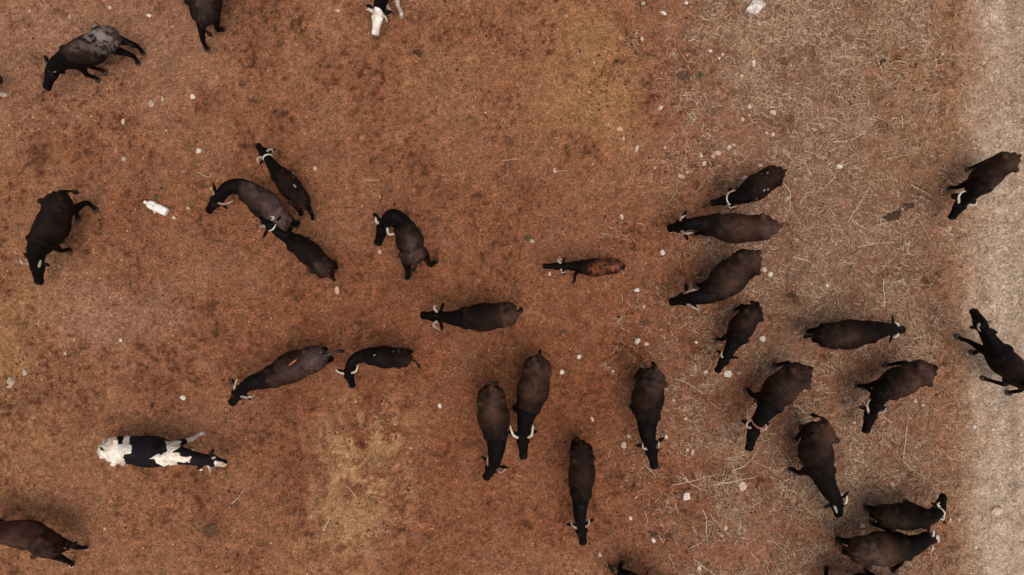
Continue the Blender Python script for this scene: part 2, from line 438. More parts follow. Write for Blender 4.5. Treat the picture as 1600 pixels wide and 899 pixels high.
def make_cow(label, cat, trunk, poll, muz, w, s=1.0, zp=None, neck=None, horns=(), feet=None, tail=None, brown=1.0, dust=.3,
             patches=(), polys=(), horn_mat=None, white_head=False, ear=True, tagmat=None, collar=None, seed=0, name="buffalo",
             group="cattle standing on the pasture", hoof_mat=None, zlift=0.0, headL=.54, paint=None, specks=0, rag=.5, base=None, white_legs=()):
    rg = np.random.default_rng(1000 + seed)
    zc = .95*s
    tp = np.array([P(x, y, zc)[:2] for x, y in trunk])
    path = catmull(tp, 41)
    T = np.gradient(path, axis=0); T /= np.linalg.norm(T, axis=1)[:, None]
    Nn = np.stack([-T[:, 1], T[:, 0]], 1)                       # the animal's left
    hwmax = w*.5/PPM*(CAM_H - zc)/CAM_H
    def at(u):
        i = u*40; i0 = int(min(max(math.floor(i), 0), 39)); f = i - i0
        return path[i0]*(1-f) + path[i0+1]*f, T[i0]*(1-f) + T[i0+1]*f, Nn[i0]*(1-f) + Nn[i0+1]*f
    body = Shape(); rings = []
    us = np.r_[-.035, np.linspace(0, 1, 29), 1.05]
    for u in us:
        uu = min(max(u, 0), 1); p, t, nv = at(uu)
        if u < 0: p = p - t*.05*s
        if u > 1: p = p + t*.06*s
        k = .45 if u < 0 else (.6 if u > 1 else 1)
        hw = np.interp(uu, TU, THW)*hwmax*k
        zt = np.interp(uu, TU, TZT)*s; zb = np.interp(uu, TU, TZB)*s; zm = zb + .47*(zt - zb)
        if k < 1: zt = zm + (zt-zm)*.75; zb = zm + (zb-zm)*.6
        ring = []
        for th in np.linspace(0, 2*math.pi, 26, endpoint=False):
            c, sn = math.cos(th), math.sin(th)
            y = hw*math.copysign(abs(sn)**.92, sn)
            at_ = abs(((th + math.pi) % (2*math.pi)) - math.pi)
            fold = (1 - (.17*math.exp(-((uu-.335)/.055)**2) + .09*math.exp(-((uu-.715)/.04)**2) + .10*math.exp(-((uu-.93)/.05)**2)
                         + .08*math.exp(-((uu-.10)/.045)**2))*math.exp(-((at_-.95)/.42)**2) + .05*math.exp(-(at_/.16)**2))
            y *= fold
            z = zm + fold*((zt-zm)*abs(c)**1.45 if c > 0 else -(zm-zb)*abs(c)**.85)
            ring.append((p[0] + nv[0]*y, p[1] + nv[1]*y, z))
        rings.append(ring)
    body.loft(rings)
    def tp3(u, lat, z):
        p, t, nv = at(u); return np.array([p[0] + nv[0]*lat, p[1] + nv[1]*lat, z])
    for sg in (-1, 1):                                           # hips, pin bones, shoulder blades
        body.ball(tp3(.22, sg*hwmax*.70, 1.20*s), np.array([.065, .065, .075])*s)
        body.ball(tp3(.03, sg*hwmax*.30, 1.15*s), np.array([.05, .05, .06])*s)
        body.ball(tp3(.14, sg*hwmax*.42, .98*s), np.array([.13, .13, .24])*s)
        body.ball(tp3(.82, sg*hwmax*.44, 1.02*s), np.array([.11, .11, .24])*s)
    # head frame
    zp = (.98 if zp is None else zp)*s if zp is None or zp < 3 else zp
    pp = P(poll[0], poll[1], zp); mm0 = P(muz[0], muz[1], zp); d = np.linalg.norm(mm0[:2] - pp[:2])
    Lh = headL*s; dz = math.sqrt(max(Lh*Lh - d*d, .0)); dz = min(dz, zp - .13*s)
    dz = max(dz, .10*s)
    mm = P(muz[0], muz[1], zp - dz); f = mm - pp; Lh = np.linalg.norm(f); f = f/Lh
    fxy = f[:2] if np.linalg.norm(f[:2]) > .25 else pp[:2] - tp[-1]
    fxy = fxy/np.linalg.norm(fxy); side = np.array([-fxy[1], fxy[0], 0.0]); up = np.cross(f, side); up /= np.linalg.norm(up)
    if up[2] < 0: up = -up
    # neck
    c0 = tp3(.80, 0, 1.03*s); c1 = tp3(.98, 0, 1.02*s)
    ctl = [c0, c1] + [P(x, y, z*s) for (x, y, z) in (neck or [])] + [pp - up*.07*s + f*.02*s]
    nk = catmull(ctl, 16); rings = []
    NT = np.gradient(nk, axis=0)
    for i in range(16):
        t = NT[i]/np.linalg.norm(NT[i]); a = np.cross((0, 0, 1), t); a /= np.linalg.norm(a) + 1e-9; b2 = np.cross(t, a)
        q = i/15; hw = (.215*(1-q)**1.4 + .102*(1-(1-q)**1.4))*s*min(1.15, hwmax/s/.30); hh = (.25*(1-q) + .15*q)*s
        rings.append([nk[i] + a*hw*math.cos(x) + b2*hh*math.sin(x) for x in np.linspace(0, 2*math.pi, 18, endpoint=False)])
    body.loft(rings)
    # head
    rings = []
    for q, hw, hh, of in ((-.13, .06, .06, -.06), (-.09, .10, .10, -.06), (0, .118, .125, -.07), (.16, .130, .135, -.075), (.36, .118, .125, -.07),
                          (.58, .094, .10, -.06), (.78, .084, .084, -.055), (.92, .092, .082, -.055), (1.0, .082, .064, -.06), (1.03, .045, .04, -.06)):
        c = pp + f*Lh*q + up*of*s
        rings.append([c + side*hw*s*math.copysign(abs(math.cos(x))**.85, math.cos(x)) + up*hh*s*math.sin(x) for x in np.linspace(0, 2*math.pi, 18, endpoint=False)])
    body.loft(rings)
    eyes = []
    for sg in (-1, 1):
        ec = pp + f*Lh*.27 + side*sg*.118*s - up*.035*s; eyes.append(ec)
        body.ball(pp + f*Lh*.25 + side*sg*.095*s - up*.02*s, np.array([.045]*3)*s)
        if ear:                                                  # leaf-shaped ear behind the horn
            e0 = pp - f*.02*s + side*sg*.09*s - up*.05*s
            dr = side*sg*.9 - f*.28 - up*.12; dr /= np.linalg.norm(dr)
            pts = [e0 + dr*.23*s*q for q in (0, .2, .45, .7, .9, 1.0)]
            body.tube(pts, [.03*s, .045*s, .062*s, .055*s, .032*s, .012*s], 10, .42, up)
    # legs
    fl = feet or [None]*4
    foot_pos = []
    for i, (u, sg, front) in enumerate(((.86, 1, True), (.86, -1, True), (.10, 1, False), (.10, -1, False))):
        lat = sg*max(hwmax*(.42 if front else .38), .10*s); p0, t, nv = at(u); t3 = np.array([t[0], t[1], 0])
        if fl[i] is None:
            ft = tp3(u, lat*.92, 0) + t3*(rg.uniform(-.09, .09) + (0 if front else .10))*s
        else: ft = P(fl[i][0], fl[i][1], 0)
        ft = ft.copy(); ft[2] = 0
        top = tp3(u, lat, .98*s)
        if front:
            js = [(0, 0), (.30, -.02), (.62, .05), (.885, .0), (1, .015)]; rr = [.105, .092, .060, .044, .048]; zz = [.98, .70, .40, .12, .035]
        else:
            js = [(0, 0), (.28, .13), (.56, -.10), (.88, -.015), (1, .01)]; rr = [.135, .12, .066, .044, .048]; zz = [1.0, .72, .44, .12, .035]
        pts = [top*(1-q) + ft*q + t3*o*s for q, o in js]
        for k2 in range(5): pts[k2][2] = zz[k2]*s
        pl = catmull(np.array(pts), 13); rl = np.interp(np.linspace(0, 1, 13), np.linspace(0, 1, 5), rr)*s
        body.tube(pl, rl, 12, 1.0, (t3[0], t3[1], 0))
        foot_pos.append((pts[4], t3))
    # tail
    tb = tp3(0, 0, 1.20*s); t0 = at(0)[1]; bk = np.array([-t0[0], -t0[1], 0])
    if tail: tl = [tb - bk*.05] + [P(x, y, z*s) for x, y, z in tail]
    else:
        sw = rg.uniform(-.07, .07)
        nv = at(0)[2]; sv = np.array([nv[0], nv[1], 0])
        tl = [tb - bk*.06*s, tb + bk*.06*s - np.array([0,0,.04*s]), tb + bk*.10*s + sv*sw*.4 - np.array([0,0,.3*s]), tb + bk*.09*s + sv*sw - np.array([0,0,.55*s])]
    tl = catmull(np.array(tl), 14); body.tube(tl, np.interp(np.linspace(0, 1, 14), [0, .3, 1], [.05, .032, .022])*s, 9)
    me = remeshed(name + "_body", body, .0165*max(s, .75), 8)
    # coat
    nv_ = len(me.vertices); co = np.empty(nv_*3, dtype=np.float32); me.vertices.foreach_get("co", co); co = co.reshape(-1, 3).astype(float)
    cl = np.vstack([np.c_[path, np.full(41, 1.0*s)], nk[3:], np.array([pp + f*Lh*q for q in np.linspace(0, 1, 9)])])
    par = np.r_[np.linspace(0, 1, 41), np.linspace(1, 2, 16)[3:], np.linspace(2, 3, 9)]
    v = np.empty(nv_); dmin = np.empty(nv_)
    for a in range(0, nv_, 4000):
        dd = ((co[a:a+4000, None, :] - cl[None])**2*np.array([1, 1, .25])).sum(-1); k3 = dd.argmin(1); v[a:a+4000] = par[k3]; dmin[a:a+4000] = np.hypot(*(co[a:a+4000, :2] - cl[k3][:, :2]).T)
    hz = co[:, 2]/s
    nA = vnoise(co[:, 0], co[:, 1] + co[:, 2]*.7, 3.0, 300+seed, 3); nB = vnoise(co[:, 0] + co[:, 2]*.5, co[:, 1], 11., 330+seed, 3)
    nC = vnoise(co[:, 0] - co[:, 2]*.6, co[:, 1], 24., 360+seed, 2)
    blk = BLACK if base is None else np.asarray(base)
    c = np.tile(blk, (nv_, 1))
    wb = brown*(1-sstep(.40, 1.08, v))*sstep(.68, 1.0, hz)*np.clip(.75+.5*nA, 0, 1.2)
    c = c*(1-np.clip(wb, 0, 1)[:, None]) + BROWN*np.clip(wb, 0, 1)[:, None]
    wd = dust*((1-sstep(.05, .42, v)) + .25)*sstep(.95, 1.18, hz)*(1-sstep(.6, 1.1, v))*np.clip(.55+.7*nA+.3*nB, 0, 1.3)  # dust, plus sky sheen painted into the coat tone of the back
    c = c*(1-np.clip(wd, 0, 1)[:, None]) + DUST_SHEEN*np.clip(wd, 0, 1)[:, None]
    lower = .25*(1-sstep(.05, .30, hz))                               # soil dust on the feet
    c = c*(1-lower[:, None]) + np.array([.11, .05, .03])*lower[:, None]
    mud = np.clip(1.6*(nB*.6 + nC*.5 - .42), 0, .5)*np.clip(.4 + nA, 0, 1)*(1 - .6*sstep(.9, 1.2, hz))*(0 if base is not None else 1)
    c = c*(1-mud[:, None]) + np.array([.085, .042, .026])*mud[:, None]
    spine = .45*np.exp(-(np.abs(hz - 1.30)/.05)**2)*np.exp(-((dmin/.035)**2))*(v < 1)*(0 if base is not None else 1)
    c = c*(1-spine[:, None]*.6)
    mz = sstep(2.86, 2.98, v)*.5; c = c*(1-mz[:, None]) + np.array([.035, .033, .034])*mz[:, None]
    kz = (CAM_H - 1.15*s)/CAM_H/PPM
    X, Y = co[:, 0]/kz + 800, 449.5 - co[:, 1]/kz
    for (x, y, r, col, a) in patches:
        g = a*np.exp(-((X-x)**2 + (Y-y)**2)/(r*r))*np.clip(.72+rag*(.55*nB+.6*nC)+.4*nA-.12*(rag > 1), 0, 1.4)*sstep(.72, .95, hz)
        g = np.clip(g, 0, 1)[:, None]; c = c*(1-g) + np.asarray(col)*g
    if polys:
        # coat patches drawn on the animal as seen from above, reaching down its flanks
        kk = np.where(hz[:, None] > 0, (CAM_H - np.minimum(co[:, 2:3], 9))/CAM_H/PPM, 0)
        X2 = co[:, 0]/kk[:, 0] + 800 + 2.6*nB; Y2 = 449.5 - co[:, 1]/kk[:, 0] + 1.5*nA + 2.0*vnoise(co[:, 0], co[:, 1], 9., 77, 2)
        for col, pg, z0 in polys:
            ins = inside(pg, X2, Y2) & (hz > z0); c[ins] = np.asarray(col)*(1+.1*nB[ins, None]+.12*nC[ins, None] - np.array([.05,.12,.17])*np.clip(nA[ins, None]+.2, 0, 1)*2.2*(col is WHT))
    if white_head:
        k4 = v > 2.0 - .02; c[k4] = np.array([.70, .62, .53])*(1+.06*nB[k4, None])
    for li in white_legs:
        ft = foot_pos[li][0]; k5 = (np.hypot(co[:, 0]-ft[0], co[:, 1]-ft[1]) < .30*s) & (hz < .60)
        c[k5] = np.array([.62, .53, .45])*(1+.1*nB[k5, None])
    if specks:
        for _ in range(specks):
            i = rg.integers(0, nv_)
            if hz[i] > 1.05 and .25 < v[i] < .95: c[np.linalg.norm(co - co[i], axis=1) < rg.uniform(.012, .024)] = (.30, .26, .24)
    c = np.clip(c, .002, .85)
    # stand it on the soil, its origin at its feet
    org = np.array([tp3(.45, 0, 0)[0], tp3(.45, 0, 0)[1], 0.0])
    root = bpy.data.objects.new(name, None); COL.objects.link(root); root.location = Vector(org); root.empty_display_size = .3
    tag(root, label, cat, group)
    def child(nm, mesh, mat, par=None):
        a = np.empty(len(mesh.vertices)*3, dtype=np.float32); mesh.vertices.foreach_get("co", a)
        a = (a.reshape(-1, 3) - org.astype(np.float32)).ravel(); mesh.vertices.foreach_set("co", a)
        mesh.update(); return link(nm, mesh, mat, par or root)
    set_col(me, c); me.materials.clear(); child("body", me, COAT)
    me.polygons.foreach_set("use_smooth", np.ones(len(me.polygons), bool))
    # horns
    hm = horn_mat or HORN
    for hpts in horns:
        q = [P(x, y, zp + (.03 + .10*i/max(1, len(hpts)-1))*s) for i, (x, y) in enumerate(hpts)]
        sg = 1 if np.dot(q[0] - pp, side) > 0 else -1
        b0 = pp + side*sg*.085*s - up*.02*s + f*.03*s
        if len(q) > 2 and np.linalg.norm((q[0] - b0)[:2]) < .12: q = q[1:]
        q = [b0] + q
        hp = catmull(np.array(q), 12); sh = Shape()
        sh.tube(hp, np.interp(np.linspace(0, 1, 12), [0, .3, .75, 1], [.032, .028, .019, .005])*max(s, .8), 9)
        child("horn", sh.mesh("horn"), hm)
    for ec in eyes:
        sh = Shape(); sh.ball(ec, .022*s, n=8, m=6); child("eye", sh.mesh("eye"), EYE)
    for i, (fp, t3) in enumerate(foot_pos):
        sh = Shape(); th = np.linspace(0, 2*math.pi, 12, endpoint=False); sd3 = np.array([-t3[1], t3[0], 0])
        rings = []
        for z, r, o in ((-.012, .062, .02), (.035, .056, .012), (.075, .045, 0)):
            rings.append([np.array([fp[0], fp[1], z*s if z > 0 else z]) + t3*(o*s + 1.15*r*s*math.cos(a)) + sd3*r*s*math.sin(a) for a in th])
        sh.loft(rings); child("hoof", sh.mesh("hoof"), hoof_mat or HOOF)
    sh = Shape(); e1, e0 = tl[-1], tl[-4]; dv = (e1 - e0)/np.linalg.norm(e1 - e0)
    sh.tube([e0 + dv*q*s for q in (0, .06, .14, .22, .28)], np.array([.02, .036, .046, .032, .008])*s, 9)
    child("tail_switch", sh.mesh("tail_switch"), SWITCH)
    if tagmat:
        sh = Shape(); e0 = pp + side*tagmat[1]*.22*s - f*.05*s + up*.01
        sh.tube([e0 - f*.04*s, e0 + f*.01*s, e0 + f*.04*s], [.022*s, .03*s, .022*s], 8, .25, up); child("ear_tag", sh.mesh("ear_tag"), tagmat[0])
    if collar:
        i = collar[1]; t = NT[i]/np.linalg.norm(NT[i]); a = np.cross((0, 0, 1), t); a /= np.linalg.norm(a); b2 = np.cross(t, a); q = i/15
        hw = (.215*(1-q)**1.4 + .102*(1-(1-q)**1.4))*s*min(1.15, hwmax/s/.30) + .008; hh = (.25*(1-q) + .15*q)*s + .008
        sh = Shape(); th = np.linspace(0, 2*math.pi, 28, endpoint=False)
        ring = [nk[i] + a*hw*math.cos(x) + b2*hh*math.sin(x) for x in th]; V = []; n0 = 8
        for k6, cpt in enumerate(ring):
            o = cpt - nk[i]; o = o/np.linalg.norm(o)
            V.append([cpt + .016*(math.cos(x)*o + math.sin(x)*t) for x in np.linspace(0, 2*math.pi, n0, endpoint=False)])
        sh.loft(V + [V[0]], False); child("rope_collar", sh.mesh("rope_collar"), collar[0])
    if paint:
        # a paint streak lying on the hide
        sh = Shape(); a0, a1 = (P(*paint[0], 1.2*s), P(*paint[1], 1.2*s)); pts = []
        for q in np.linspace(0, 1, 7):
            p = a0*(1-q) + a1*q; near = co[np.argsort(((co[:, :2]-p[:2])**2).sum(1))[:40]]; pts.append([p[0], p[1], near[:, 2].max() + .004])
        sh.tube(pts, [.008, .018, .022, .018, .022, .016, .007], 8, .25); child("paint_mark", sh.mesh("paint_mark"), PAINT)
    COWS.append((label, root))
    return root

WHT = (.70, .62, .52); BLK = (.010, .008, .010); GREY = (.165, .128, .112); MAUVE = (.090, .053, .045); BR2 = (.066, .033, .0215)
B = "buffalo"
make_cow("black buffalo with pale grey dust over its back, grazing in the top left corner", B,
    [(186,62),(165,62),(140,75),(112,92),(100,99)], (79,106), (69,140), 44, 1.0, .80, horns=[[(82,111),(89,108),(91,101)], [(71,101),(67,97)]],
    feet=[(155,125),(166,113),(218,100),(226,84)], brown=.5, dust=1.0, patches=[(157,62,13,GREY,.8),(147,66,13,GREY,.7),(165,55,14,GREY,.9),(135,70,10,MAUVE,.9),(172,62,12,GREY,.6),(150,48,12,GREY,.7),(120,78,5,GREY,.5)], rag=1.9, seed=1)
make_cow("black buffalo cut off by the top edge, only its hindquarters and hind legs in view", B,
    [(320,38),(321,15),(320,-20),(322,-62),(324,-90)], (325,-112), (326,-150), 56, 1.05, horns=[], feet=[None,None,(324,79),(348,48)], brown=.35, dust=.2, seed=2,
    patches=[(318,10,16,MAUVE,.4)])
make_cow("black cow with a pure white head and white legs at the top edge", "cow",
    [(622,-128),(616,-90),(608,-50),(602,-22),(599,-10)], (590,20), (585,55), 50, .95, .85, horns=[[(583,17),(577,16),(572,15)], [(597,22),(602,27),(605,35)]],
    feet=[(628,24),(609,19),None,None], brown=.2, dust=0, white_head=True, horn_mat=HORN_WHITE, hoof_mat=HOOF_PALE, white_legs=(0,1,2,3), name="cow", seed=3)
make_cow("dark buffalo outside the left edge, only the tip of its muzzle showing", B,
    [(-170,95),(-140,98),(-105,104),(-72,112),(-58,116)], (-34,121), (3,124), 52, 1.0, .75, horns=[[(-40,112),(-52,106)],[(-40,130),(-52,136)]], brown=.4, seed=4)
make_cow("glossy black buffalo standing alone at the left edge, its legs splayed to the right", B,
    [(103,306),(93,322),(80,350),(68,378),(62,393)], (53,413), (58,445), 46, 1.05, .85, horns=[[(56,414),(63,408),(61,398)], [(46,412),(36,412),(31,404)]],
    feet=[(111,391),(98,374),(151,327),(124,343)], brown=.45, dust=.12, seed=5, hoof_mat=HOOF)
make_cow("buffalo with a mauve-brown back curving its neck left, followed nose to rump", B,
    [(447,357),(434,342),(412,320),(389,300),(377,292)], (337,311), (322,331), 46, 1.0, .95, neck=[(357,294,1.05)],
    horns=[[(340,306),(334,303),(330,297)], [(341,315),(352,319),(365,314)]], brown=.9, dust=.3,
    patches=[(425,318,17,MAUVE,1.0),(408,303,16,MAUVE,.9),(392,293,12,MAUVE,.8),(440,340,15,MAUVE,1.0),(433,328,14,MAUVE,1.)], horn_mat=HORN_PINK,
    tagmat=(TAGM, -1), seed=6)
make_cow("slim young black buffalo facing up left with a rope behind its horns", B,
    [(478,324),(468,311),(452,292),(436,271),(430,263)], (413,241), (400,225), 36, .80, 1.0, horns=[[(406,243),(402,249),(404,256)], [(418,234),(424,233),(427,239)]],
    feet=[None,None,(468,336),(489,345)], brown=.5, dust=.1, specks=22, collar=(ROPE, 13), seed=7, hoof_mat=HOOF_PALE)
make_cow("dark buffalo resting its head on the rump of the mauve-brown one ahead", B,
    [(516,429),(503,415),(481,395),(460,378),(452,371)], (419,350), (401,329), 38, .95, 1.36, neck=[(436,363,1.15)],
    horns=[[(412,351),(408,353),(407,358)], [(424,343),(428,340),(422,338)]], collar=(ROPE, 14), brown=.6, dust=.1, patches=[(500,416,8,MAUVE,.5)], seed=8)
make_cow("buffalo curled round with its head turned back over its left shoulder", B,
    [(648,410),(645,397),(640,378),(633,357),(629,348)], (599,351), (588,384), 45, 1.04, .88, neck=[(614,337,1.12)],
    horns=[[(592,351),(588,347),(587,339)], [(607,365),(614,366),(623,360)]], feet=[None,None,(636,436),(682,410)], brown=.8, dust=.25,
    patches=[(648,385,13,MAUVE,.9),(646,398,10,MAUVE,.8)], horn_mat=HORN_WHITE, seed=9, tail=[(650,416,1.0),(646,422,.7)], hoof_mat=HOOF)
make_cow("small reddish-brown calf with a black front half alone on bare red soil", "calf",
    [(972,415),(955,416),(930,418),(906,417),(896,416)], (878,416), (848,416), 30, .66, 1.05, horns=[[(874,409),(871,407),(879,405)], [(874,423),(878,426),(884,425)]],
    feet=[None,(897,442),None,None], brown=1.0, dust=.3, patches=[(930,425,12,(.19,.050,.022),.95),(942,411,9,(.10,.035,.02),.8),(956,420,16,(.17,.048,.022),.95),(968,414,9,(.14,.06,.035),.8)],
    headL=.58, name="calf", rag=1.3, seed=10)
make_cow("dark brown buffalo facing left in the middle, head low between straight horns", B,
    [(808,489),(792,491),(760,496),(725,497),(710,497)], (684,495), (656,493), 46, 1.0, .85, horns=[[(682,485),(678,481),(682,477)], [(680,505),(677,508),(687,516)]],
    brown=.85, dust=.5, patches=[(795,488,18,BR2,.8)], seed=11)
make_cow("dusty grey-brown buffalo with an orange paint streak on its back", B,
    [(510,556),(494,560),(460,572),(424,590),(410,594)], (371,614), (359,633), 50, 1.02, .9, neck=[(392,599,1.05)], horns=[[(367,610),(367,602),(371,592)], [(376,620),(386,621),(399,618)]],
    brown=1.0, dust=.8, patches=[(495,560,22,MAUVE,.9),(470,575,22,MAUVE,.6),(430,588,18,BR2,.7),(505,550,10,GREY,.4)], tail=[(518,552,1.15),(526,549,1.05),(531,549,.95)], paint=((453,571),(466,561)), seed=12)
make_cow("small black buffalo with upright white horns behind the paint-streaked one", B,
    [(642,560),(628,559),(603,559),(577,556),(567,556)], (543,583), (551,607), 36, .82, .95, neck=[(552,564,1.08)], horns=[[(536,584),(530,582),(524,577)], [(551,584),(556,580),(560,570)]],
    brown=.45, dust=.1, specks=18, tail=[(648,564,1.1),(653,570,.95)], horn_mat=HORN_WHITE, seed=13)
make_cow("black and white pied cow facing right with one white foreleg stretched out", "cow",
    [(163,703),(180,702),(228,707),(270,710),(285,711)], (327,722), (354,727), 50, .95, 1.0, neck=[(306,717,1.05)], horns=[[(334,715),(337,715)], [(329,736),(328,739)]],
    feet=[(316,677),None,(168,690),(193,724)], brown=0, dust=0, name="cow", horn_mat=HORN_WHITE, tagmat=(TAGP, -1), hoof_mat=HOOF_PALE, base=(.010,.008,.010), white_legs=(0,2,3), tail=[(158,697,.8),(158,699,.5)],
    polys=[(WHT, [(150,670),(203,672),(202,690),(206,708),(194,712),(196,735),(150,735)], .05), (BLK, [(183,674),(193,676),(192,692),(186,694),(182,686)], .5), (BLK, [(160,686),(169,682),(166,690),(162,692)], .5),
           (BLK, [(152,699),(160,699),(166,703),(158,705)], .4),
           (WHT, [(258,688),(282,688),(281,702),(271,708),(280,708),(284,714),(298,716),(298,723),(278,723),(270,735),(262,735),(264,726),(255,730),(246,724),(243,716),(232,716),(246,712),(262,706)], .05),
           (WHT, [(338,719),(352,725),(360,722),(360,732),(346,733),(334,737),(329,741),(334,730)], .1)], seed=14)
make_cow("reddish-brown buffalo cut off by the left edge near the bottom, hind legs trailing", B,
    [(94,858),(82,853),(55,842),(15,832),(-10,828)], (-52,826), (-92,832), 42, 1.0, horns=[[(-60,812),(-50,800)],[(-60,840),(-50,852)]], feet=[(-15,836),(2,814),(115,883),(138,856)], brown=1.0, dust=.2,
    patches=[(40,835,40,(.060,.026,.019),.9),(10,830,40,(.062,.027,.02),.8)], seed=15, hoof_mat=HOOF_PALE)
make_cow("dark brown young buffalo with dust specks, topmost of the three side by side", B,
    [(1219,270),(1207,276),(1185,291),(1162,305),(1153,309)], (1138,312), (1109,318), 42, .84, .9, horns=[[(1134,304),(1139,301),(1150,297)], [(1134,321),(1141,325),(1153,321)]],
    brown=.55, dust=0, specks=30, horn_mat=HORN_PINK, collar=(ROPE, 14), seed=16)
make_cow("big brown buffalo facing left, middle of the three side by side", B,
    [(1210,356),(1194,356),(1155,357),(1115,352),(1098,350)], (1064,353), (1042,357), 48, 1.05, 1.0, neck=[(1080,350,1.1)], horns=[[(1059,346),(1064,341),(1073,336)], [(1062,360),(1072,365),(1084,363)]],
    brown=1.0, dust=.55, patches=[(1195,352,20,BR2,.9),(1205,362,14,MAUVE,.5),(1150,352,26,BR2,.6)], seed=17, horn_mat=HORN_PINK)
make_cow("bulky brown buffalo facing lower left, its rump against the middle one of three", B,
    [(1178,398),(1168,408),(1145,431),(1118,452),(1104,461)], (1072,467), (1045,474), 56, 1.05, .95, neck=[(1090,465,1.05)], horns=[[(1071,459),(1078,455),(1090,453)], [(1076,475),(1084,481),(1095,486)]],
    brown=1.0, dust=.35, patches=[(1140,440,26,BR2,.7),(1175,400,14,BR2,.8)], seed=18, horn_mat=HORN_PINK)
make_cow("dark young buffalo with white cheek streaks sniffing a pale stone", B,
    [(1179,478),(1174,489),(1162,509),(1148,530),(1143,538)], (1135,560), (1120,583), 40, .84, .95, horns=[[(1129,560),(1127,555),(1128,549)], [(1139,556),(1141,550),(1136,547)]],
    feet=[(1168,532),(1120,530),None,None], brown=.6, dust=.1, patches=[(1168,495,16,BR2,.4)], polys=[((.35,.28,.24), [(1141,566),(1151,560),(1150,571),(1143,573)], .2)], seed=19)
make_cow("black buffalo facing right with tail raised behind, nose to the ground", B,
    [(1275,524),(1290,524),(1322,524),(1358,518),(1373,515)], (1400,515), (1415,516), 48, 1.0, .8, horns=[[(1404,508),(1399,504)], [(1403,523),(1397,528)]],
    brown=.45, dust=.05, patches=[(1320,526,14,BR2,.7)], feet=[None,None,(1262,519),(1274,530)], horn_mat=HORN_WHITE, seed=20)
make_cow("brown buffalo with two pale bands on its back, left horn a clear crescent", B,
    [(1450,575),(1438,581),(1410,597),(1382,609),(1373,614)], (1365,644), (1354,678), 48, 1.0, .8, horns=[[(1360,640),(1355,635),(1357,627),(1364,621)], [(1373,644),(1381,643),(1385,637)]],
    feet=[None,(1340,603),None,None], brown=.9, dust=.45, patches=[(1440,574,14,BR2,1.),(1425,585,14,BR2,.9),(1425,602,16,BR2,1.),(1405,610,12,BR2,.9),(1448,588,10,MAUVE,.6)], seed=21)
make_cow("black buffalo striding onto the gravel road with forelegs reaching left", B,
    [(1612,600),(1602,592),(1577,570),(1556,548),(1548,538)], (1538,508), (1523,482), 41, 1.0, 1.1, horns=[[(1531,510),(1528,512),(1532,518)], [(1542,503),(1548,502),(1551,508)]],
    feet=[(1496,527),(1519,552),(1536,592),(1575,615)], brown=.4, dust=.05, horn_mat=HORN_PINK, seed=22)
make_cow("black-brown buffalo with curved white horn at the right edge above the road", B,
    [(1579,248),(1568,255),(1546,274),(1526,293),(1519,300)], (1506,318), (1487,344), 42, .95, .85, horns=[[(1500,313),(1498,307),(1504,300),(1514,299)], [(1517,319),(1524,320),(1527,312)]],
    feet=[None,(1482,294),None,None], brown=.7, dust=.3, patches=[(1580,250,14,BR2,.8),(1550,280,16,BR2,.6)], horn_mat=HORN_WHITE, seed=23)
make_cow("brown buffalo with ringed horns and a red rope round its neck", B,
    [(1258,577),(1248,584),(1225,606),(1201,632),(1194,642)], (1181,668), (1171,706), 52, 1.02, .85, horns=[[(1172,671),(1167,667),(1168,660),(1175,657)], [(1190,674),(1196,671),(1197,665),(1193,661)]],
    feet=[None,(1167,608),None,None], brown=1.0, dust=.4, patches=[(1225,600,26,BR2,.6),(1255,580,16,BR2,.8)], collar=(ROPE_RED, 12), seed=24, horn_mat=HORN_PINK)
make_cow("heavy dark buffalo with a muddy brown rump heading down the picture", B,
    [(1284,662),(1280,676),(1277,702),(1281,735),(1285,748)], (1311,788), (1313,808), 53, 1.08, .8, neck=[(1298,770,1.0)], horns=[[(1304,791),(1308,802)], [(1321,786),(1324,774)]],
    feet=[None,(1233,732),None,(1243,686)], brown=.75, dust=.35, patches=[(1294,668,14,BR2,.9),(1300,680,10,BR2,.8)], horn_mat=HORN_WHITE, seed=25)
make_cow("black buffalo turning its head up, wedged above a larger brown one", B,
    [(1370,804),(1384,806),(1412,809),(1440,807),(1452,804)], (1472,798), (1478,774), 42, .92, 1.0, horns=[[(1467,792),(1465,788),(1469,785)], [(1477,806),(1474,812),(1470,810)]],
    feet=[(1414,784),None,(1351,791),(1362,801)], brown=.5, dust=.05, patches=[(1405,812,8,BR2,.5)], tail=None, collar=(ROPE, 14), horn_mat=HORN_WHITE, seed=26)
make_cow("large brown buffalo facing right with pale cross-shaped sheen coloured into its back", B,
    [(1328,857),(1342,859),(1372,861),(1408,852),(1424,849)], (1453,845), (1467,843), 51, 1.08, .85, horns=[[(1458,836),(1459,828)], [(1457,854),(1455,863)]],
    feet=[None,(1394,892),(1308,842),(1320,860)], brown=1.0, dust=.5, patches=[(1366,860,14,MAUVE,.9),(1385,852,16,BR2,.9),(1345,855,16,BR2,.8),(1372,878,10,MAUVE,.5)], tail=None,  # the cross of sheen is painted into the coat colour
    polys=[((.6,.52,.45), [(1464,838),(1471,838),(1471,846),(1465,847)], .1)], horn_mat=HORN_WHITE, seed=27)
make_cow("black buffalo below the bottom edge, only a strip of its back showing", B,
    [(1305,930),(1318,928),(1350,927),(1382,930),(1395,932)], (1425,935), (1450,955), 56, 1.0, .8, horns=[[(1425,925),(1415,918)],[(1425,945),(1415,952)]], brown=.3, dust=0, seed=28)
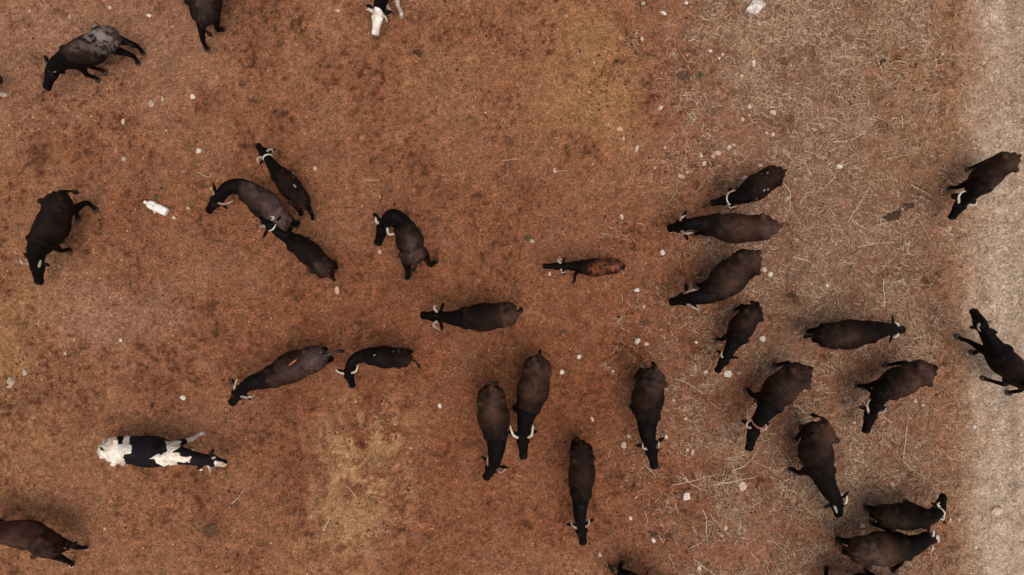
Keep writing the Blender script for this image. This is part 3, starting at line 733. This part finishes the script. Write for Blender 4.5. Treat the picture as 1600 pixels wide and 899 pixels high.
make_cow("dark buffalo rump with raised tail just entering at the bottom edge", B,
    [(970,914),(981,917),(1005,926),(1035,940),(1048,947)], (1070,962), (1090,985), 50, 1.0, .8, horns=[[(1075,955),(1070,948)],[(1062,970),(1055,968)]], brown=.5, dust=.1, tail=[(966,906,1.15),(960,897,1.1),(956,890,1.0)], seed=29)
make_cow("brown buffalo facing down, left one of a close pair", B,
    [(766,605),(767,618),(770,645),(775,680),(776,694)], (770,730), (758,751), 52, 1.05, .85, neck=[(774,714,1.0)], horns=[[(763,727),(762,718),(764,711)], [(776,739),(783,738),(791,732)]],
    brown=1.0, dust=.3, patches=[(768,612,14,BR2,.9),(770,640,26,BR2,.7)], tail=[(770,598,1.1),(774,598,.95)], seed=30, horn_mat=HORN_PINK)
make_cow("brown buffalo with long white V-shaped horns, right one of a close pair", B,
    [(842,558),(840,572),(835,602),(825,638),(821,652)], (817,683), (818,719), 52, 1.05, .9, horns=[[(808,688),(803,681),(799,673),(797,665)], [(826,688),(830,681),(832,673),(833,664)]],
    feet=[None,(803,637),None,None], brown=1.0, dust=.35, patches=[(838,600,26,BR2,.8),(835,570,16,BR2,.7)], horn_mat=HORN_WHITE, seed=31)
make_cow("brown buffalo facing down with a tan rump and pale horns", B,
    [(1021,577),(1018,590),(1014,618),(1011,652),(1010,664)], (1018,699), (1024,734), 52, 1.05, .85, neck=[(1012,680,1.05)], horns=[[(1011,704),(1005,700),(1004,692)], [(1025,702),(1029,698),(1029,689)]],
    feet=[None,(986,633),None,None], brown=.8, dust=.5, patches=[(1028,590,14,BR2,1.),(1018,590,16,MAUVE,.5)], seed=32)
make_cow("slender brown buffalo facing down with both ears spread, lower middle", B,
    [(906,692),(908,706),(910,735),(907,772),(906,786)], (908,824), (912,853), 43, 1.0, .85, neck=[(906,806,1.05)], horns=[[(899,826),(894,821),(892,813)], [(917,825),(920,819),(920,810)]],
    brown=.8, dust=.1, tail=[(904,686,1.1),(900,685,.9)], seed=33, horn_mat=HORN_PINK)

# ------------------------------------------------------------------ stones, sticks, dung, litter
# landmarks for wording: short description and where it is seen
MARKS = [("the grey-dusted buffalo", 140, 75), ("the white-faced cow", 592, 28), ("the hindquarters at the top edge", 322, 40), ("the lone left-edge buffalo", 80, 365),
         ("the nose-to-rump pair", 425, 345), ("the slim roped buffalo", 440, 280), ("the curled buffalo", 625, 380), ("the reddish calf", 910, 418), ("the low-headed middle buffalo", 735, 495),
         ("the paint-streaked buffalo", 440, 582), ("the small white-horned buffalo", 597, 565), ("the pied cow", 255, 705), ("the reddish left-edge hindquarters", 60, 845),
         ("the three side-by-side buffaloes", 1140, 365), ("the white-cheeked buffalo", 1155, 520), ("the right-facing buffalo", 1330, 524), ("the two-banded buffalo", 1400, 605),
         ("the striding road buffalo", 1560, 560), ("the upper road buffalo", 1535, 285), ("the red-roped buffalo", 1215, 635), ("the heavy muddy-rumped buffalo", 1285, 720),
         ("the wedged pair", 1400, 830), ("the close brown pair", 800, 650), ("the tan-rumped buffalo", 1013, 650), ("the slender spread-eared buffalo", 907, 765), ("the white slab", 1180, 12), ("the white canister", 243, 323)]
USED = {}
def where(px, py, skip=0):
    d = sorted(MARKS, key=lambda m: math.hypot(m[1]-px, m[2]-py)); m = d[skip]
    dx, dy = px - m[1], py - m[2]; r = math.hypot(dx, dy)
    a = math.degrees(math.atan2(-dy, dx)) % 360
    dr = ["right of", "up and right of", "above", "up and left of", "left of", "down and left of", "below", "down and right of"][int((a + 22.5)//45) % 8]
    di = "close " if r < 75 else ("" if r < 150 else "well ")
    return di + dr + " " + m[0]
def unique(variants):
    for v in variants:
        if v not in USED and 4 <= len(v.split()) <= 16: USED[v] = 1; return v
    raise RuntimeError("no distinct label " + variants[0])
def labels_for(heads, px, py):
    out = []
    for sk in range(0, 6):
        for h in heads: out.append(h + " " + where(px, py, sk))
    return out

def lump(rx, ry, rz, seed, facets=.22, subdiv=2):
    """an irregular broken stone"""
    import bmesh
    bm = bmesh.new(); bmesh.ops.create_icosphere(bm, subdivisions=subdiv, radius=1.0)
    rg = np.random.default_rng(seed); pl = rg.normal(0, 1, (9, 3)); pl /= np.linalg.norm(pl, axis=1)[:, None]; off = rg.uniform(.50, .90, 9)
    for v in bm.verts:
        p = np.array(v.co)
        for q, o in zip(pl, off):
            e = p @ q - o
            if e > 0: p = p - q*e
        p *= 1 + facets*.25*math.sin(5*p[0] + seed)*math.cos(4*p[1] + 2*p[2])
        v.co = (p[0]*rx, p[1]*ry, p[2]*rz + rz*.35)
    me = bpy.data.meshes.new("stone"); bm.to_mesh(me); bm.free(); return me

ST = {"white": plain_mat("white limestone", (.60, .51, .43), .9, .2, 22, .75, 1.15, .5), "cream": plain_mat("cream stone", (.50, .37, .28), .9, .2, 22, .7, 1.2, .5),
      "pinkish": plain_mat("pinkish stone", (.50, .32, .245), .9, .2, 22, .7, 1.2, .5), "grey": plain_mat("grey dusty stone", (.38, .29, .22), .95, .1, 22, .7, 1.2, .5)}
# px, py, half width, half height (photo pixels), turn, tone
STONES = [(171,12,3.4,3,0,"cream"),(108,27,3.2,3.6,0,"grey"),(233,24,5,3,-10,"white"),(45,17,3,2.4,0,"grey"),(300,151,4.5,4,20,"white"),(235,162,5,5,0,"grey"),(253,155,2.6,4,10,"grey"),(192,190,3,5,-15,"cream"),
 (5,147,6,5,0,"grey"),(527,17,5,3.2,0,"cream"),(1005,5,4,3.4,0,"grey"),(1036,21,6,3.6,-10,"white"),(1072,5,3.4,3.4,0,"white"),(1003,61,2.6,3.6,0,"cream"),(1110,80,3.2,3,0,"white"),(1123,91,3,3.2,0,"cream"),
 (1129,85,2.8,3.2,0,"cream"),(1178,100,3,6,0,"white"),(1158,119,4.5,2.6,40,"cream"),(1186,36,5,3,-30,"cream"),(1171,166,4.5,4,0,"cream"),(1160,187,3.4,4,0,"cream"),(968,202,5.5,3.6,5,"pinkish"),(974,217,2.4,3.4,0,"pinkish"),
 (1032,169,3.6,4.2,-30,"cream"),(995,232,3,5.8,-15,"cream"),(310,236,4.4,4.8,20,"white"),(193,249,3.6,3.4,0,"grey"),(271,340,3.8,2.6,-40,"cream"),(294,325,3.4,2.6,-30,"grey"),(241,332,2.4,2.2,0,"white"),(492,263,3.4,4.4,0,"cream"),
 (594,394,4.4,3.4,-35,"pinkish"),(526,454,4.4,6,0,"pinkish"),(1208,176,5.4,4,-20,"cream"),(1121,240,6.5,4,0,"pinkish"),(1099,256,4.2,5.2,-20,"pinkish"),(1096,243,2.6,3.6,0,"cream"),(1113,244,3.4,3,0,"pinkish"),
 (1065,276,6.5,4,-20,"cream"),(1074,269,3,2.6,0,"cream"),(1039,230,2.8,2.6,0,"cream"),(1139,230,4.8,4,0,"pinkish"),(1146,226,3.2,3,0,"cream"),(1164,278,6,2.4,25,"cream"),(1198,208,3.4,2.4,-40,"cream"),(1208,210,3,3.2,0,"cream"),
 (1188,258,3.6,3,0,"pinkish"),(867,266,3.2,4.6,10,"pinkish"),(971,339,2.8,4.2,15,"cream"),(1035,395,4.2,4.4,0,"white"),(832,377,4.4,3.6,0,"grey"),(995,454,5,4,0,"white"),(859,428,2.8,3.4,0,"pinkish"),(995,534,6.2,6.2,0,"white"),
 (1010,538,4.6,3,10,"cream"),(905,558,3.6,3.6,0,"white"),(878,582,3.4,4,0,"white"),(958,580,2.8,3,0,"cream"),(1006,480,2.6,2.8,-30,"cream"),(1103,581,3.4,2.8,0,"cream"),(1137,584,6.4,5.6,0,"white"),(1155,584,3,2.8,0,"grey"),
 (1088,535,2.8,2.2,0,"white"),(1162,537,2.8,3,0,"cream"),(687,635,3.4,4.2,0,"white"),(925,655,2.8,5,20,"pinkish"),(975,696,5,5.4,0,"cream"),(982,682,3,3,0,"cream"),(1072,655,3,3,0,"cream"),(1053,626,3.4,2.4,0,"cream"),
 (1041,683,2.4,3.2,0,"white"),(1074,703,2.8,3,0,"cream"),(1082,707,2.8,5.4,-20,"pinkish"),(1073,775,5.6,8.6,-10,"white"),(1161,761,6,8,15,"cream"),(985,810,3.2,3.4,0,"white"),(1021,845,3.6,4.6,0,"white"),(937,866,4,4.4,0,"pinkish"),
 (1134,826,3.6,3.6,0,"cream"),(1093,888,4,4.6,0,"cream"),(1312,260,5,4.4,0,"white"),(1229,312,6,5,40,"grey"),(1293,446,3.2,3.2,0,"white"),(1485,358,3,5,0,"pinkish"),(1191,531,5.2,5.4,0,"white"),(1195,421,6,4,-40,"cream"),(1204,429,4.2,4.2,20,"white"),
 (1430,627,4.2,3.6,0,"pinkish"),(1442,634,3.2,2.8,0,"pinkish"),(1335,661,2.8,3,0,"white"),(1395,757,5.4,2.8,-45,"pinkish"),(1347,821,5.4,4,10,"cream"),(1557,797,9,8.6,25,"cream"),(1317,773,2.8,3.4,0,"pinkish"),(1485,813,2.6,3.4,0,"pinkish"),
 (18,595,6,7.4,0,"grey"),(14,604,5,3,20,"grey"),(285,622,4.6,3.6,0,"white"),(188,532,2.8,2.6,0,"white"),(101,552,2.8,3.2,0,"cream"),(37,583,4.4,5,0,"grey"),(163,827,2.8,2.6,0,"grey"),(1523,667,3.2,3,0,"white"),(1552,672,3.4,2.8,30,"white"),(1540,838,2.8,3.4,0,"cream"),(1524,855,3.4,3,0,"white"),(1498,812,2.6,2.6,0,"cream")]
for i, (px, py, a, b, rot, tone) in enumerate(STONES):
    c = P(px, py, .02); rx, ry = a/PPM*1.08, b/PPM*1.08; rz = min(rx, ry)*.62
    o = link("stone", lump(rx, ry, rz, 500 + i), ST[tone]); o.location = (c[0], c[1], float(height(c[0], c[1]))); o.rotation_euler = (0, 0, math.radians(rot))
    m = max(a, b); e = m/min(a, b)
    size = "large" if m > 5.4 else ("medium-sized" if m > 3.9 else ("small" if m > 3.1 else "tiny"))
    shp = "elongated" if e > 1.55 else ("oval" if e > 1.2 else "rounded")
    h = "%s %s %s stone" % (size, shp, tone)
    tag(o, unique(labels_for([h, h + " on bare earth" if px < 1000 else h + " among straw"], px, py)), "stone", "loose stones on the pasture")

# the big pale slab at the top
def prism(name, pts, h, mat, bev=.02, z0=-.02, seed=0):
    import bmesh
    bm = bmesh.new(); vs = [bm.verts.new((x, y, z0)) for x, y in pts]; f = bm.faces.new(vs)
    r = bmesh.ops.extrude_face_region(bm, geom=[f]); rg = random.Random(seed)
    for v in r["geom"]:
        if isinstance(v, bmesh.types.BMVert): v.co.z = h + rg.uniform(-.02, .02); v.co.x *= .93; v.co.y *= .93
    bmesh.ops.bevel(bm, geom=bm.edges[:], offset=bev, segments=2, affect='EDGES'); bmesh.ops.recalc_face_normals(bm, faces=bm.faces)
    me = bpy.data.meshes.new(name); bm.to_mesh(me); bm.free(); return me
c = P(1180, 12, .05)
pts = [(P(x, y, .08)[0]-c[0], P(x, y, .08)[1]-c[1]) for x, y in ((1164,17),(1172,5),(1175,1),(1192,2),(1197,8),(1184,21),(1179,23))]
slab = link("stone_slab", prism("slab", pts, .13, None, .015, seed=3), plain_mat("mottled pale slab", (.58, .50, .45), .9, .2, 9, .55, 1.35, .6)); slab.location = (c[0], c[1], .0)
tag(slab, "large angular white stone slab near the top edge where straw begins", "stone slab")

# white plastic canister
BOT = plain_mat("white worn plastic", (.78, .73, .66), .45, .4, 9, .85, 1.08, .1); BOTCAP = plain_mat("off-white cap", (.70, .64, .50), .5, .3)
root = bpy.data.objects.new("plastic_canister", None); COL.objects.link(root)
a, b = P(225.5, 315.5, .09), P(262, 332.5, .09); mid = (a + b)/2; L = np.linalg.norm((b-a)[:2]); root.location = (mid[0], mid[1], .01); root.rotation_euler = (0, 0, math.atan2(b[1]-a[1], b[0]-a[0]))
tag(root, "white plastic canister lying on the bare red earth", "canister")
sh = Shape(); rings = []
for q, r, d in ((-.36, .040, .0), (-.33, .065, 0), (-.24, .092, .0), (-.10, .098, .006), (0, .090, -.008), (.12, .096, .006), (.26, .094, 0), (.43, .090, .0), (.47, .082, 0), (.485, .06, 0)):
    rings.append([(q*L, r*math.copysign(abs(math.cos(t))**.7, math.cos(t)) + d, .085 + .88*r*math.copysign(abs(math.sin(t))**.7, math.sin(t))) for t in np.linspace(0, 2*math.pi, 22, endpoint=False)])
sh.loft(rings); link("body", sh.mesh("body"), BOT, root)
sh = Shape(); sh.loft([[(q*L, r*math.cos(t), .085 + r*math.sin(t)) for t in np.linspace(0, 2*math.pi, 16, endpoint=False)] for q, r in ((-.50, .022), (-.49, .036), (-.41, .036), (-.405, .030), (-.35, .030))])
link("cap", sh.mesh("cap"), BOTCAP, root)
sh = Shape(); sh.tube([(-.22*L, .0, .165), (-.17*L, .0, .196), (-.06*L, .0, .198), (0, .0, .165)], [.012, .014, .014, .012], 8); link("handle", sh.mesh("handle"), BOT, root)

# dung heaps
DUNG = plain_mat("dark dung", (.050, .026, .016), .9, .15, 26, .6, 1.4, .6); DUNG2 = plain_mat("drying dung", (.085, .045, .027), .95, .1, 26, .6, 1.4, .6)
for i, (px, py, a, b, rot, mt, nb) in enumerate([(653,86,7,10,0,DUNG,6),(1391,338,14,9,15,DUNG,9),(1413,326,16,8,30,DUNG,9),(1020,832,8,6,0,DUNG,5),(380,134,7,5,0,DUNG2,4),(1240,462,11,8,0,DUNG,6),(1124,284,10,9,0,DUNG2,6),
        (240,634,5,5,0,DUNG,4),(1068,120,9,9,0,DUNG2,5),(1377,98,6,7,0,DUNG,5),(1073,560,8,6,0,DUNG2,5),(1008,505,9,7,0,DUNG2,5),(880,520,9,6,0,DUNG2,5),(825,372,9,6,0,DUNG2,5),(1421,741,6,6,0,DUNG2,4),(333,827,13,10,0,DUNG2,7)]):
    rg = np.random.default_rng(700+i); sh = Shape(); c = P(px, py)
    for k in range(nb):
        t = rg.uniform(0, 6.28); r = math.sqrt(rg.uniform(0, 1))*.75
        x, y = a*r*math.cos(t)/PPM, b*r*math.sin(t)/PPM; rr = rg.uniform(.35, .6)*min(a, b)/PPM
        sh.ball((x, y, .008), (rr*rg.uniform(.9, 1.6), rr, rr*rg.uniform(.3, .5)), n=12, m=7)
    me = sh.mesh("dung"); tmp = bpy.data.objects.new("tmp", me); COL.objects.link(tmp)
    r = tmp.modifiers.new("r", 'REMESH'); r.mode = 'VOXEL'; r.voxel_size = .012; s2 = tmp.modifiers.new("s", 'SMOOTH'); s2.iterations = 3; s2.factor = .5
    me2 = bpy.data.meshes.new_from_object(tmp.evaluated_get(bpy.context.evaluated_depsgraph_get())); bpy.data.objects.remove(tmp)
    o = link("dung_pat", me2, mt); me2.polygons.foreach_set("use_smooth", np.ones(len(me2.polygons), bool)); o.location = (c[0], c[1], float(height(c[0], c[1]))); o.rotation_euler = (0, 0, math.radians(rot))
    h = ("large " if a > 10 else "small ") + ("dark" if mt is DUNG else "dried brown") + " dung pat"
    tag(o, unique(labels_for([h, h + " on the earth"], px, py)), "dung pat", "dung pats on the pasture")

# green tufts
GRN = plain_mat("green leaf", (.045, .115, .03), .7, .2, 30); GRN2 = plain_mat("olive leaf", (.12, .115, .035), .8, .2, 30)
for px, py, mt, nb, L0, lab in ((1093,119,GRN,13,.075,"small bright green weed, the only green plant on the pasture"), (245,310,GRN2,16,.08,"olive weed tuft growing beside the white canister")):
    c = P(px, py); sh = Shape(); rg = np.random.default_rng(int(px))
    for k in range(nb):
        t = rg.uniform(0, 6.28); l = L0*rg.uniform(.5, 1.2); d = np.array([math.cos(t), math.sin(t)*.7, 0]); o = d*rg.uniform(0, .03)
        sh.tube([o, o + d*l*.4 + (0, 0, l*.45), o + d*l*.8 + (0, 0, l*.55), o + d*l + (0, 0, l*.4)], [.006, .011, .009, .002], 5, .3)
    o = link("weed_tuft", sh.mesh("tuft"), mt); o.location = (c[0], c[1], float(height(c[0], c[1]))); tag(o, lab, "weed")

# sticks and long stalks
WOOD = plain_mat("bleached stick", (.56, .42, .30), .9, .15, 40, .7, 1.25, .3); WOODB = plain_mat("grey-brown stick", (.33, .23, .16), .9, .15, 40, .7, 1.3, .3)
STICKS = [
 ([(310,269),(325.5,277),(333,270)],1.3,0,[]),([(568,281.5),(592,282)],1.1,0,[]),([(785,251),(798,249),(810,249)],1.1,0,[]),([(869,267.6),(887,267.6)],1.0,0,[]),([(722.6,286),(725,272.6)],1.0,0,[]),
 ([(361.5,788),(371,779),(382,764)],1.2,0,[[(371,779),(376,783)]]),([(540,759.6),(551,769),(559.6,784.5)],1.2,0,[]),([(505,829.5),(516,808)],1.6,0,[]),([(896,889),(913,898)],1.2,0,[]),([(1008,799),(1013,819)],1.2,0,[]),
 ([(951.5,714),(954,700)],1.0,0,[]),([(1053,591),(1075,600),(1098,615)],1.1,0,[]),([(1070,175),(1080,185),(1065,205)],1.2,0,[]),
 ([(1051,757.6),(1075,753),(1117,742)],1.5,0,[[(1075,753),(1062,736.5)],[(1075,753),(1055,741)],[(1090,749),(1086,740)]]),([(1070,745),(1078,755),(1095,765)],1.4,0,[]),
 ([(1115,757.6),(1140,754),(1186,744)],1.6,0,[[(1140,754),(1113,753)],[(1128,752),(1150.6,744)]]),([(1144,735),(1165,726),(1178,713),(1184,700)],1.6,0,[[(1175,719),(1192,728),(1210,736.5)]]),([(1135,715),(1150,714),(1164,709)],1.2,0,[]),
 ([(1239,745),(1221,757.6),(1245,770)],1.3,0,[]),([(1098,795),(1103,812),(1105,853)],1.4,0,[]),([(1156,806),(1156,833),(1146,855)],1.4,0,[]),([(1044,864),(1050,878),(1054,889)],1.8,1,[]),([(1085,874),(1099,885),(1117,898)],1.7,0,[]),
 ([(1199,843),(1210,848),(1221.5,857)],1.4,0,[]),([(1077.6,858),(1088,852),(1097.5,848)],1.2,0,[]),([(1175,793),(1183,786),(1191.6,783)],1.3,0,[]),([(1172,862),(1186,878)],1.3,0,[]),
 ([(1238,401),(1252,405),(1266,410),(1284,430)],1.4,0,[]),([(1340,386),(1366,381),(1398,379)],1.7,0,[[(1366,381),(1352,376)]]),([(1354,370),(1370,384),(1386,413)],1.5,1,[]),([(1435,343),(1447,365),(1456,384)],2.0,1,[]),([(1421,376),(1416,399)],1.4,0,[]),
 ([(1380,436),(1381,483)],2.0,0,[]),([(1430,408),(1444,422),(1454,442)],1.3,1,[]),([(1316,410),(1326,411),(1336,411)],1.4,0,[[(1321,411),(1315,400)]]),([(1378,416),(1389,416)],1.6,0,[]),([(1400,438),(1418,448)],1.4,0,[]),
 ([(1325,348),(1343,318),(1360,288)],1.6,0,[]),([(1330,343),(1347,355),(1365,361)],1.6,0,[]),([(1424,288),(1440,298),(1454,306)],1.6,0,[]),([(1463,353),(1477,360),(1490,368)],1.3,0,[]),([(1385,249),(1405,244),(1418,243)],1.4,0,[]),
 ([(1235,8),(1237,18),(1247,35)],1.3,0,[]),([(1215,63),(1228,76),(1230,88)],1.3,0,[]),([(1424,65),(1438,65),(1448,62.6)],1.7,0,[]),([(1406.5,76),(1420,71)],1.8,0,[]),([(1455,160),(1461,150),(1473,136)],1.6,0,[]),
 ([(1348,175),(1370,184),(1388,192),(1403,208)],1.7,1,[[(1370,184),(1378,188)]]),([(1411.5,114),(1421,128),(1433,138)],1.7,1,[]),([(1301,223),(1325,220),(1350,209)],1.8,0,[]),([(1408,180),(1410,200)],1.5,0,[]),([(1308,89),(1328,90)],1.4,0,[]),
 ([(1292,98),(1312,100),(1322,95)],1.2,0,[]),([(1342,183),(1346,170)],1.3,0,[]),([(1247,657),(1266,652),(1281,640)],1.7,0,[]),([(1240,632),(1251,639),(1259,648)],1.6,0,[]),([(1417,665),(1414,695),(1411,721)],1.7,0,[]),
 ([(1329,692),(1329,716),(1341,750)],1.4,0,[]),([(1379,650),(1394,661)],1.6,0,[]),([(1331,716),(1345,722),(1360,729)],1.2,0,[]),([(1411,721),(1425,733),(1437,742)],1.2,0,[]),([(1224,285),(1234,300),(1234,322),(1226,340)],1.6,0,[]),
 ([(1248,320),(1262,300)],1.4,0,[]),([(1262,312),(1279,326)],1.2,1,[]),([(1252,712),(1270,703)],1.2,0,[]),([(1190,706),(1203,708)],1.2,0,[]),([(1470,776),(1475,768)],.9,0,[]),([(1494,534),(1496,520)],.9,0,[])]
for i, (pts, r, dk, br) in enumerate(STICKS):
    mx, my = np.mean([p[0] for p in pts]), np.mean([p[1] for p in pts]); c = P(mx, my); rg = np.random.default_rng(900+i)
    def wpts(q):
        w = np.array([P(x, y, .015) - c for x, y in q]); w = catmull(w, 9) if len(w) > 2 else np.array([w[0]*(1-t) + w[1]*t for t in np.linspace(0, 1, 9)])
        w[:, :2] += rg.normal(0, .006, (9, 2)); w[:, 2] = height(w[:, 0] + c[0], w[:, 1] + c[1]) + .012 + rg.uniform(0, .012, 9); return w
    rad = r*.0056
    sh = Shape(); w = wpts(pts); sh.tube(w, np.linspace(1.15, .7, 9)*rad, 7)
    o_mesh = sh.mesh("stick")
    o = link("stick", o_mesh, WOODB if dk else WOOD); o.location = (c[0], c[1], 0)
    for q in br:
        sb = Shape(); sb.tube(wpts(q), np.linspace(.9, .45, 9)*rad, 6); link("twig", sb.mesh("twig"), WOODB if dk else WOOD, o)
    ln = sum(math.hypot(pts[k+1][0]-pts[k][0], pts[k+1][1]-pts[k][1]) for k in range(len(pts)-1))
    d0 = np.array(pts[1]) - pts[0]; d1 = np.array(pts[-1]) - pts[-2]; turn = math.degrees(math.acos(max(-1, min(1, d0 @ d1/np.linalg.norm(d0)/np.linalg.norm(d1)))))
    h = ("long " if ln > 50 else ("short " if ln < 24 else "")) + ("sharply bent " if turn > 60 else ("curved " if turn > 18 else "straight ")) + ("grey-brown" if dk else "pale") + (" forked stick" if br else " stick")
    tag(o, unique(labels_for([h, h + " on the ground"], mx, my)), "stick", "sticks lying on the pasture")
